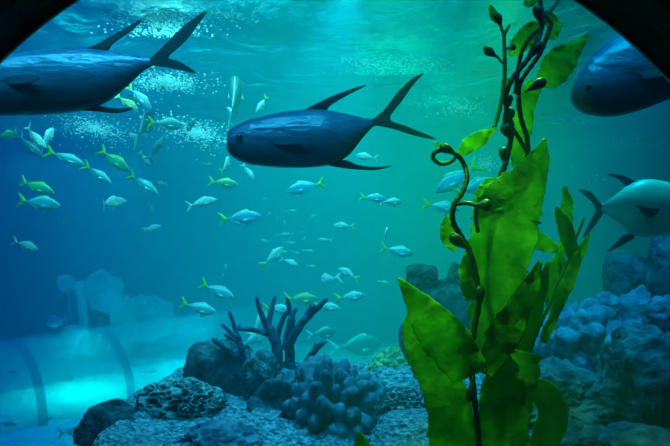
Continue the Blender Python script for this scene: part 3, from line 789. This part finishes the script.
TOP = [.012, .070, .115, .138, .145, .138, .115, .082, .050, .028, .022]
BOT = [.012, .055, .098, .128, .140, .135, .112, .078, .046, .026, .022]
WID = [.010, .042, .062, .072, .072, .066, .054, .038, .024, .014, .010]
SLT = [a * .72 for a in TOP]; SLB = [a * .72 for a in BOT]
DPT = [a * 1.28 for a in TOP]; DPB = [a * 1.3 for a in BOT]
TAIL = [(-.27, .020), (-.31, .035), (-.40, .115), (-.50, .175), (-.46, .09), (-.405, .0), (-.46, -.09), (-.50, -.175), (-.40, -.115), (-.31, -.035), (-.27, -.020)]
PROTO = {}
def proto(kind, bodym, tailm, finm, top, bot, bend=0.0, wk=1.0):
    """hidden nowhere: only mesh data, made once and shared by the fish of a kind"""
    tmp = []
    tmp.append(('body', obj('body', fish_meshes(top, bot, [a * wk for a in WID], bend), bodym)))
    tmp.append(('tail_fin', obj('tail_fin', fin_bm(TAIL, .010, bend), tailm)))
    t4, b4 = max(top), max(bot)
    tmp.append(('dorsal_fin', obj('dorsal_fin', fin_bm([(.24, t4 * .90), (.16, t4 * .98 + .045), (.0, t4 * .80 + .035), (-.2, .055), (-.23, .03), (-.1, .03), (.1, t4 * .7)], .008, bend), finm)))
    tmp.append(('anal_fin', obj('anal_fin', fin_bm([(.0, -b4 * .80), (-.05, -b4 * .8 - .045), (-.17, -.065), (-.22, -.03), (-.1, -.03)], .008, bend), finm)))
    for sgn in (-1, 1):
        tmp.append(('pectoral_fin', obj('pectoral_fin', fin_bm([(.26, -.02), (.22, .0), (.10, -.045), (.11, -.085), (.2, -.07)], .006, bend, sgn * .55, (.26, -.0)), finm)))
        q = tmp[-1][1].data
        for vv in q.vertices: vv.co.y += sgn * .05 * wk
    tmp.append(('pelvic_fin', obj('pelvic_fin', fin_bm([(.20, -b4 * .92), (.16, -b4 - .06), (.10, -b4 - .055), (.13, -b4 * .9)], .01, bend), finm)))
    for sgn in (-1, 1):
        tmp.append(('eye', obj('eye', eye_bm(.405, .028, .037 * wk, .020, sgn), M['eye'])))
    PROTO[kind] = [(nm, o_.data) for nm, o_ in tmp]
    for nm, o_ in tmp: bpy.data.objects.remove(o_)
    # the whole fish as one mesh, for the distant ones
    bm = bmesh.new(); mats_ = []
    for nm, me in PROTO[kind]:
        if nm == 'eye': continue
        base = len(bm.faces)
        bm.from_mesh(me)
        if me.materials[0] not in mats_: mats_.append(me.materials[0])
        bm.faces.ensure_lookup_table()
        for f_ in bm.faces[base:]: f_.material_index = mats_.index(me.materials[0])
    me = bpy.data.meshes.new('fish_whole'); bm.to_mesh(me); bm.free()
    for mm in mats_: me.materials.append(mm)
    me.shade_smooth()
    PROTO[kind + '_far'] = me

proto('yt', M['fish'], M['yellow'], M['palefin'], TOP, BOT)
proto('ytc', M['fish'], M['yellow'], M['palefin'], TOP, BOT, .55)
proto('ytslim', M['fish'], M['yellow'], M['palefin'], SLT, SLB, -.3)
proto('pale', M['fishpale'], M['palefin'], M['palefin'], TOP, BOT)
proto('palec', M['fishpale'], M['palefin'], M['palefin'], TOP, BOT, -.7)
proto('paleslim', M['fishpale'], M['palefin'], M['palefin'], SLT, SLB, .3)
proto('deep', M['fishpale'], M['palefin'], M['palefin'], DPT, DPB, .2, 1.3)
proto('dim', M['fishdim'], M['palefin'], M['palefin'], DPT, DPB, .2, 1.2)
proto('green', M['fishgreen'], M['yellow'], M['yellow'], TOP, BOT, .25)
proto('dark', M['fishdark'], M['darkfin'], M['darkfin'], SLT, SLB, .2)
proto('palext', M['fishpale'], M['yellow'], M['palefin'], TOP, BOT, .2)

def fish(kind, px, py, length, angle, Y, label, yaw=0, roll=0, group='yellow tailed reef fish', tiny=None):
    """heading: angle in the picture plane (0 right, 90 up), yaw > 0 turns it away from the camera"""
    L = length * Y / F / max(.3, math.cos(math.radians(yaw)))
    a, yw = math.radians(angle), math.radians(yaw)
    X = Vector((math.cos(a) * math.cos(yw), math.sin(yw), math.sin(a) * math.cos(yw))).normalized()
    Z = Vector((0, 0, 1)) - X * X.z
    if Z.length < .25:
        Z = Vector((-1 if math.cos(a) >= 0 else 1, 0, 0)) * math.copysign(1, math.sin(a)); Z = Z - X * Z.dot(X)
    Z.normalize()
    Yv = Z.cross(X)
    R = Matrix((X, Yv, Z)).transposed() @ Matrix.Rotation(math.radians(roll), 3, 'X')
    loc = P(px, py, Y)
    if tiny is None: tiny = length < 17
    if tiny:
        o_ = bpy.data.objects.new('fish', PROTO[kind + '_far']); C.objects.link(o_)
        tag(o_, label, 'fish', group)
    else:
        o_ = empty('fish', loc, label, 'fish', group)
        for nm, me in PROTO[kind]:
            c_ = bpy.data.objects.new(nm, me); C.objects.link(c_); c_.parent = o_
            if nm == 'tail_fin' and kind in ('yt', 'ytc', 'ytslim', 'green', 'palext'): c_['label'] = 'bright yellow forked tail fin'
    o_.location = loc
    o_.rotation_mode = 'QUATERNION'; o_.rotation_quaternion = R.to_quaternion()
    o_.scale = (L, L, L)
    return o_

FISH = [
 # kind, px, py, length, angle, depth, label, yaw, roll
 ('palext', 86, 35, 28, -48, 4.6, 'small yellow tailed fish diving behind the back of the upper left big fish', 10, 0),
 ('ytslim', 257, 36, 38, 232, 5.0, 'blue fish with yellow tail high up, diving head down between the bubble patches', 0, 0),
 ('dark', 137, 12, 24, 78, 4.8, 'dim slender fish pointing straight up at the top edge left of centre', 10, 0),
 ('dark', 157, 77, 27, -70, 4.2, 'dark slender fish head down in front of the bright bubbles behind the big tail', 10, 0),
 ('yt', 139, 97, 31, -46, 4.3, 'blue yellow tailed fish slanting down just below the dark head down fish', 15, 0),
 ('green', 127, 103, 26, -38, 4.4, 'greenish fish above the anal fin tip of the upper left big fish', 20, 0),
 ('yt', 166, 124, 38, -6, 4.0, 'blue fish with yellow tail swimming level below the bright bubbles', 0, 0),
 ('dark', 190, 127, 23, 62, 4.1, 'dark short fish rising steeply at the nose of the level blue fish', 20, 0),
 ('dim', 145, 127, 36, 82, 5.8, 'large dim silvery fish hanging upright behind the level blue fish', 50, 0),
 ('dim', 235, 99, 52, 97, 5.2, 'large pale ribbed silver fish hanging upright ahead of the central big fish', 48, 0),
 ('palext', 262, 104, 20, 232, 5.2, 'small pale fish with yellow tail just above the back of the central big fish', 20, 0),
 ('dark', 156, 149, 28, 62, 4.3, 'dark slender fish rising steeply below the large dim upright fish', 10, 0),
 ('palext', 145, 158, 15, -60, 5.0, 'tiny yellow finned fish at the tail of the steep dark fish', 30, 0),
 ('pale', 162, 183, 12, 170, 6.0, 'tiny bluish white fish below the steep dark fish', 30, 0),
 ('green', 10, 134, 24, 190, 3.8, 'green finned fish at the left edge under the upper left big fish', 25, 0),
 ('dark', 30, 146, 34, -45, 4.0, 'dim dark fish slanting down beneath the upper left big fish', 10, 0),
 ('palec', 34, 137, 24, -58, 4.2, 'pale striped fish seen from behind beneath the upper left big fish', 40, 0),
 ('pale', 47, 138, 24, 84, 4.3, 'pale narrow fish standing upright beneath the upper left big fish', 45, 0),
 ('ytslim', 66, 158, 40, -20, 4.0, 'dim blue yellow tailed fish trailing the group under the upper left big fish', 5, 0),
 ('green', 114, 160, 36, -38, 3.9, 'bright green yellow fish slanting down to the right below the left bubbles', 10, 0),
 ('ytslim', 144, 184, 36, -34, 4.0, 'slim blue fish whose yellow tail touches the nose of the bright green fish', 0, 0),
 ('ytslim', 98, 174, 34, -34, 4.2, 'slim dim blue fish with yellow tail left of the nose to tail pair', 0, 0),
 ('green', 36, 187, 38, -20, 3.9, 'upper fish of the stacked yellow tailed pair at the left edge', 0, 0),
 ('yt', 39, 203, 44, -8, 3.7, 'lower and larger fish of the stacked yellow tailed pair at the left edge', 0, 0),
 ('pale', 25, 245, 28, -20, 4.6, 'plain silver fish alone in the dark blue water at far left', 0, 0),
 ('palec', 110, 203, 16, 20, 5.5, 'small fish turned nearly head on, glinting white in the blue water', 65, 0),
 ('pale', 66, 219, 8, 60, 7.0, 'tiny pale fish below the stacked yellow tailed pair', 30, 0),
 ('pale', 151, 207, 11, -70, 6.5, 'tiny pale fish hanging upright above the small pale pair', 40, 0),
 ('pale', 152, 228, 17, 15, 6.0, 'small pale fish low in the blue water, facing right under a tiny upright one', 20, 0),
 ('pale', 146, 230, 12, -10, 6.4, 'tiny pale fish touching the tail of the small pale right facing fish', 0, 0),
 ('paleslim', 208, 164, 10, 0, 6.0, 'tiny white sliver of a fish left of the upright pale fish', 0, 0),
 ('palext', 226, 165, 19, 80, 4.6, 'small pale yellow fish upright below the head of the central big fish', 50, 0),
 ('pale', 248, 172, 21, -58, 4.4, 'pale fish slanting down right under the head of the central big fish', 20, 0),
 ('green', 223, 183, 31, -8, 4.3, 'green fish with yellow tail swimming right below the upright pale yellow fish', 0, 0),
 ('palec', 201, 203, 30, 14, 4.6, 'pale curving fish above and left of the clear blue fish', 20, 0),
 ('yt', 240, 218, 44, 5, 3.9, 'clear bright blue fish with spread yellow tail in mid water facing right', 0, 0),
 ('yt', 306, 187, 40, 193, 4.0, 'blue fish facing left with its yellow tail at right under the central big fish', 0, 0),
 ('pale', 367, 157, 23, 172, 4.8, 'pale fish facing left beside the anal fin of the central big fish', 0, 0),
 ('yt', 373, 198, 28, -6, 4.3, 'blue fish with yellow tail whose nose meets another pale fish', 0, 0),
 ('pale', 391, 202, 24, 0, 4.4, 'pale round fish directly ahead of the blue fish it nearly touches', 20, 0),
 ('palext', 344, 226, 22, 178, 5.0, 'pale fish facing left with a yellow tail, left of the tiny upright white fish', 0, 0),
 ('pale', 386, 234, 15, 72, 4.8, 'tiny white fish upright over the tail of the yellow tailed silver fish', 30, 0),
 ('palext', 397, 251, 35, -12, 4.0, 'silver fish with yellow tail swimming right toward the dark angular rock', 0, 0),
 ('palext', 441, 207, 38, -10, 3.8, 'silver blue fish with yellow tail passing behind the looping kelp stem', 0, 0),
 ('yt', 458, 178, 52, 214, 3.6, 'long blue fish slanting down left behind the loop of the kelp', 10, 0),
 ('palext', 474, 187, 44, 22, 3.4, 'bright silver fish half hidden behind the broad kelp blade', 10, 0),
 ('palext', 217, 291, 39, -24, 3.9, 'bright pale blue fish with tall yellow tail above the branching coral at left', 0, 0),
 ('palext', 198, 308, 39, -16, 4.2, 'dimmer yellow tailed fish just below and left of the bright pale blue fish', 0, 0),
 ('palext', 349, 274, 23, 152, 4.6, 'pale fish facing up left in the open water above the three near the branching coral', 25, 0),
 ('palec', 327, 279, 17, 200, 5.0, 'fish turned nearly head on with glinting fins beside the up left facing one', 60, 0),
 ('palext', 350, 297, 31, 6, 4.4, 'yellow tailed fish facing right just clear of the branching coral tips', 0, 0),
 ('green', 301, 299, 36, -2, 4.6, 'yellow tailed fish passing behind the tall forks of the branching coral', 0, 0),
 ('pale', 327, 307, 28, -6, 4.8, 'pale fish behind the rightmost tip of the branching coral', 0, 0),
 ('palext', 277, 309, 30, -4, 4.5, 'yellow tailed fish seen between the two left forks of the branching coral', 0, 0),
 ('deep', 259, 324, 28, 60, 4.8, 'pale greenish round fish behind the left fork of the branching coral', 45, 0),
 ('deep', 254, 339, 30, 20, 4.6, 'white round fish low behind the small forked coral', 30, 0),
 ('dim', 322, 334, 30, 2, 7.4, 'pale green oval fish right of the branching coral', 20, 0),
 ('dim', 356, 347, 56, 4, 9.5, 'largest faint pale fish near the sand right of the branching coral', 10, 0),
 ('palext', 273, 257, 28, 43, 5.0, 'thin fish rising to the right with yellow tail in the far cluster', 30, 0),
 ('pale', 289, 262, 20, -22, 5.4, 'pale slim fish slanting down right in the far cluster', 0, 0),
 ('deep', 58, 321, 28, 196, 11.0, 'large pale fish facing left beside the leaning coral post far behind', 20, 0),
 ('paleslim', 104, 418, 38, 14, 6.6, 'long pale fish low by the tunnel, the upper one beside the dark boulder', 0, 0),
 ('paleslim', 74, 431, 38, 10, 6.2, 'long pale fish along the bottom edge, below the other pale one by the boulder', 0, 0),
 ('paleslim', 45, 420, 16, 20, 7.0, 'small pale fish low in front of the tunnel glow', 0, 0),
 ('paleslim', 8, 424, 24, 0, 6.2, 'pale fish cut by the left edge low in front of the tunnel', 0, 0),
 ('paleslim', 12, 372, 13, 0, 7.5, 'small bright fish at the left edge in front of the tunnel', 0, 0),
 ('paleslim', 147, 372, 22, 8, 12.0, 'white fish glinting over the bright sand, the left one of two', 0, 0),
 ('paleslim', 167, 386, 26, 175, 11.0, 'white fish glinting over the bright sand, the one nearest the lettuce coral', 0, 0),
 ('paleslim', 225, 270, 13, 80, 8.0, 'tiny thin fish upright in the blue water over the bright pale blue fish', 20, 0),
]
for (kind, px, py, ln, an, Y, lab, yw, rl) in FISH:
    if Y < 5.2: Y *= 1.16 if px < 175 else 1.14
    fish(kind, px, py, ln, an, Y, lab, yw, rl)
for (px, py, ln, an, yw) in [(283, 235, 15, 12, 0), (289, 243, 13, 0, 0), (265, 241, 10, 170, 30), (302, 232, 7, 0, 0), (303, 240, 10, 48, 0), (325, 240, 15, 178, 0), (308, 251, 13, -5, 0),
                         (291, 236, 9, 60, 0), (285, 224, 8, 100, 40), (277, 219, 7, 60, 0), (269, 214, 7, 40, 0), (291, 211, 12, 4, 0), (383, 282, 12, -8, 0), (311, 266, 10, 0, 0),
                         (282, 252, 12, 5, 0), (296, 253, 9, -20, 0), (265, 199, 6, 20, 0), (312, 217, 9, 30, 0)]:
    fish('paleslim', px, py, ln, an, 7.2 + (px % 5) * .15, 'tiny faint pale fish in the far shoal in mid water', yw, 0, 'tiny fish of the far shoal')

# ------------------------------------------------------------------ the four big fish
def big_fish(Y, prof, head_left, fins, eye, label, skin, finm, wk=.42, yaw=0.0, name='jack_fish', pect=None, mouth=None):
    """prof: (px, top py, bottom py) from snout to tail root; fins: {name: pixel outline}"""
    k = Y / F
    c_px = sum(p[0] for p in prof) / len(prof); c_py = sum((p[1] + p[2]) / 2 for p in prof) / len(prof)
    root = empty(name, P(c_px, c_py, Y), label, 'fish', None)
    def lc(px, py): return Vector(((px - c_px) * k, 0, -(py - c_py) * k))
    pr = smooth_path([Vector(p) for p in prof], 6)
    bm = bmesh.new(); hl = bm.verts.layers.float.new('height'); rings = []; ns_ = 24
    hmax = max(p.z - p.y for p in pr)
    n = len(pr)
    for i, p in enumerate(pr):
        mid = lc(p.x, (p.y + p.z) / 2); hh = max(.2, (p.z - p.y) / 2) * k
        t_ = i / (n - 1)
        if .12 < t_ < .30: hh *= 1 + .03 * (t_ - .12) / .18
        wd = hh * (1.0 if not .12 < t_ < .30 else 1 + .10 * (t_ - .12) / .18) * wk * (1 + .35 * (1 - t_)) * (1 if t_ < .6 else 1 - .45 * (t_ - .6) / .4)
        ring = []
        for q in range(ns_):
            a = 2 * PI * q / ns_
            vv = bm.verts.new((mid.x, wd * math.copysign(abs(math.cos(a)) ** .8, math.cos(a)), mid.z + hh * math.sin(a))); vv[hl] = .5 + .5 * math.sin(a)
            ring.append(vv)
        rings.append(ring)
    for a, b in zip(rings, rings[1:]):
        for q in range(ns_): bm.faces.new((a[q], a[(q + 1) % ns_], b[(q + 1) % ns_], b[q]))
    bm.faces.new(rings[0]); bm.faces.new(list(reversed(rings[-1])))
    obj('body', bm, skin, root)
    for nm, outl in fins:
        fb = bmesh.new()
        pts = smooth_path([lc(*p) for p in outl], 5)
        Lr = [fb.verts.new((p.x, -.006, p.z)) for p in pts]; Rr = [fb.verts.new((p.x, .006, p.z)) for p in pts]
        fb.faces.new(Lr); fb.faces.new(list(reversed(Rr)))
        for i in range(len(pts)):
            j = (i + 1) % len(pts); fb.faces.new((Lr[i], Lr[j], Rr[j], Rr[i]))
        fb.normal_update()
        bmesh.ops.triangulate(fb, faces=[f_ for f_ in fb.faces if len(f_.verts) > 4])
        if nm == 'pectoral_fin':
            x0 = min(p.x for p in pts) if not head_left else max(p.x for p in pts)
            near = hmax * .5 * k * wk * 1.10
            for vv in fb.verts: vv.co.y -= near + abs(vv.co.x - (pts[0].x)) * .25
        obj(nm, fb, M['jackpect'] if nm == 'pectoral_fin' and skin is M['jack'] else finm, root, smooth=False)
    if mouth:
        mb = bmesh.new()
        for s_ in (-1, 1):
            tube(mb, smooth_path([lc(x_, y_) + Vector((0, s_ * w_ * k, 0)) for (x_, y_, w_) in mouth], 5), .7 * k, 6)
        obj('mouth', mb, M['eye'], root)
    e = lc(*eye[:2]); near = eye[2] * k
    for s_ in (-1, 1):
        eb = bmesh.new()
        bmesh.ops.create_uvsphere(eb, u_segments=16, v_segments=10, radius=eye[3] * k, matrix=Matrix.Translation((e.x, s_ * near, e.z)) @ Matrix.Diagonal((1, .5, 1, 1)))
        obj('eye', eb, M['eye'], root)
    if yaw: root.rotation_euler = (0, 0, math.radians(yaw))
    return root

big_fish(2.9, [(227, 141, 146), (229, 131, 153), (236, 126, 159), (250, 120, 164), (270, 114.5, 167), (290, 111, 168), (310, 109.5, 167.5), (330, 110.5, 165), (348, 114, 156), (362, 117.5, 139), (372, 119, 128), (378, 119.5, 125)], True, [
    ('dorsal_fin', [(300, 112), (316, 104), (338, 94), (366, 85), (346, 96), (330, 106), (326, 113)]),
    ('tail_fin', [(372, 120), (384, 110), (398, 92), (412, 79), (424, 73), (414, 84), (402, 101), (390, 119), (408, 127), (436, 139), (416, 136), (394, 129), (374, 125)]),
    ('anal_fin', [(322, 164), (344, 160), (358, 165), (374, 167), (392, 166), (376, 170), (356, 169.5), (336, 167)]),
    ('pectoral_fin', [(272, 141), (284, 139), (300, 141), (306, 144), (292, 147), (276, 146)])],
    (241, 139, 13.5, 3.2), 'big dark blue forked tail fish in the upper centre facing left', M['jack'], M['jackfin'], mouth=[(227, 148, 2), (231, 150, 5), (237, 150.5, 8.8)])
big_fish(2.55, [(-52, 92, 98), (-48, 80, 106), (-36, 72, 111), (-10, 61, 115.5), (20, 53.5, 115.5), (50, 49.5, 114.5), (80, 48.5, 111), (105, 50.5, 103), (125, 53.5, 88), (140, 56.5, 74), (150, 58, 67), (156, 58.5, 65)], True, [
    ('dorsal_fin', [(84, 50), (98, 44), (116, 34), (141, 20), (128, 33), (114, 42), (106, 52)]),
    ('tail_fin', [(150, 59), (162, 48), (178, 32), (192, 20), (206, 12), (198, 24), (184, 42), (168, 57), (180, 62), (196, 73), (176, 69), (152, 65)]),
    ('anal_fin', [(76, 110), (90, 104), (104, 107), (118, 108.5), (133, 108), (118, 113), (98, 111.5)]),
    ('pectoral_fin', [(14, 82), (26, 80), (46, 81), (52, 84), (36, 88), (18, 88)])],
    (-30, 88, 15, 4), 'big blue forked tail fish at the upper left cut off by the arch', M['jack'], M['jackfin'])
big_fish(2.5, [(571, 90, 97), (573, 80, 104), (580, 68, 110), (592, 55, 115), (610, 39, 117), (635, 24, 112), (665, 14, 101), (695, 10, 86), (725, 12, 66), (745, 16, 50), (755, 20, 42)], True, [
    ('dorsal_fin', [(690, 12), (705, 4), (730, -8), (755, -14), (735, 0), (722, 14)]),
    ('tail_fin', [(750, 24), (765, 10), (790, -10), (815, -24), (795, 2), (778, 24), (798, 40), (820, 56), (790, 50), (754, 38)]),
    ('anal_fin', [(690, 86), (704, 82), (730, 90), (760, 92), (730, 97), (706, 94)]),
    ('pectoral_fin', [(628, 78), (640, 74), (662, 72), (668, 76), (650, 82), (632, 84)])],
    (584, 90, 13, 3.4), 'big dark rounded fish nosing in from the upper right behind the arch', M['jack'], M['jackfin'], mouth=[(572, 100, 2), (577, 103, 6.5), (585, 104, 11.5)])
big_fish(3.2, [(696, 208, 213), (693, 202, 219), (684, 191, 227), (670, 183, 233), (655, 179.5, 236), (640, 180, 236.5), (628, 185, 232), (617, 193, 222), (608, 200, 215), (600, 205, 212), (596, 206, 211)], False, [
    ('dorsal_fin', [(644, 182), (632, 180), (624, 176), (608, 174), (620, 180), (628, 187)]),
    ('tail_fin', [(603, 206), (597, 200), (590, 192), (579, 190), (589, 199), (596, 209), (590, 222), (583, 238), (594, 226), (604, 212)]),
    ('anal_fin', [(634, 234), (624, 235), (616, 243), (607, 252), (620, 246), (634, 238)]),
    ('pectoral_fin', [(650, 214), (640, 217), (630, 209), (628, 206), (640, 208), (652, 209)])],
    (670, 210, 10.5, 3.4), 'silver green deep bodied fish with dark fins at the right edge', M['permit'], M['permitfin'], name='permit_fish')

# ------------------------------------------------------------------ bubbles under the surface
def bubbles(name, px, py, rx, ry, Y, n, label, size=1.0, ring=False, seed=0, streak=0.0):
    rnd = random.Random(seed)
    bm = bmesh.new()
    for _ in range(int(n * 2.8)):
        a = rnd.uniform(0, 2 * PI)
        r_ = (rnd.gauss(.68, .26) if ring else abs(rnd.gauss(0, .5)))
        x = px + rx * r_ * math.cos(a); y = py + ry * r_ * math.sin(a) + streak * rx * r_ * math.cos(a)
        p = P(x, y, Y + rnd.uniform(-.3, .3) - (y - py) * .004)
        if p.z > SURF - .02: p.z = SURF - .02 - rnd.uniform(0, .03)
        n_ = 0; rad = rnd.choice((.45, .55, .6, .8, 1.1, 1.3)) * .8 * size * Y / F * .82
        bmesh.ops.create_icosphere(bm, subdivisions=1, radius=rad, matrix=Matrix.Translation(p) @ Matrix.Diagonal((1.25, 1, .8, 1)))
    o_ = obj('bubbles', bm, M['bubble'])
    return tag(o_, label, 'bubbles', 'bubble patches under the water surface', 'stuff')
bubbles('b', 165, 82, 48, 14, 4.6, 520, 'bright cloud of bubbles behind the tail of the upper left big fish', 1.0, seed=1)
bubbles('b', 195, 132, 48, 18, 4.9, 480, 'patch of bubbles below the bright cloud, left of the central big fish', 1.0, seed=2, streak=.25)
bubbles('b', 95, 128, 46, 18, 4.6, 420, 'bluish bubble patch below the upper left big fish', .8, seed=3, streak=.2)
bubbles('b', 165, 8, 62, 13, 4.4, 420, 'band of bubbles along the top edge left of centre', 1.3, seed=4)
bubbles('b', 392, 53, 52, 20, 5.6, 680, 'ring shaped swirl of fine bubbles above the forked tail of the central big fish', .7, ring=True, seed=5)
bubbles('b', 462, 108, 34, 10, 5.0, 150, 'thin bubble patch left of the tall kelp stems', .8, seed=7)
bubbles('b', 560, 121, 34, 4, 4.6, 90, 'thin line of bubbles right of the kelp below the upper right big fish', .9, seed=8)
bubbles('b', 487, 164, 16, 8, 4.4, 120, 'small sparkling bubble patch behind the loop of the kelp', .9, seed=9)
bubbles('b', 605, 180, 30, 16, 4.6, 36, 'sparse bubbles above the tail of the silver green fish', .6, seed=10)
bubbles('b', 440, 20, 60, 16, 7.2, 160, 'thin scatter of bubbles near the surface left of the kelp top', .6, seed=11)
bubbles('b', 640, 140, 30, 8, 4.8, 70, 'faint bubble patch under the upper right big fish', .7, seed=12)
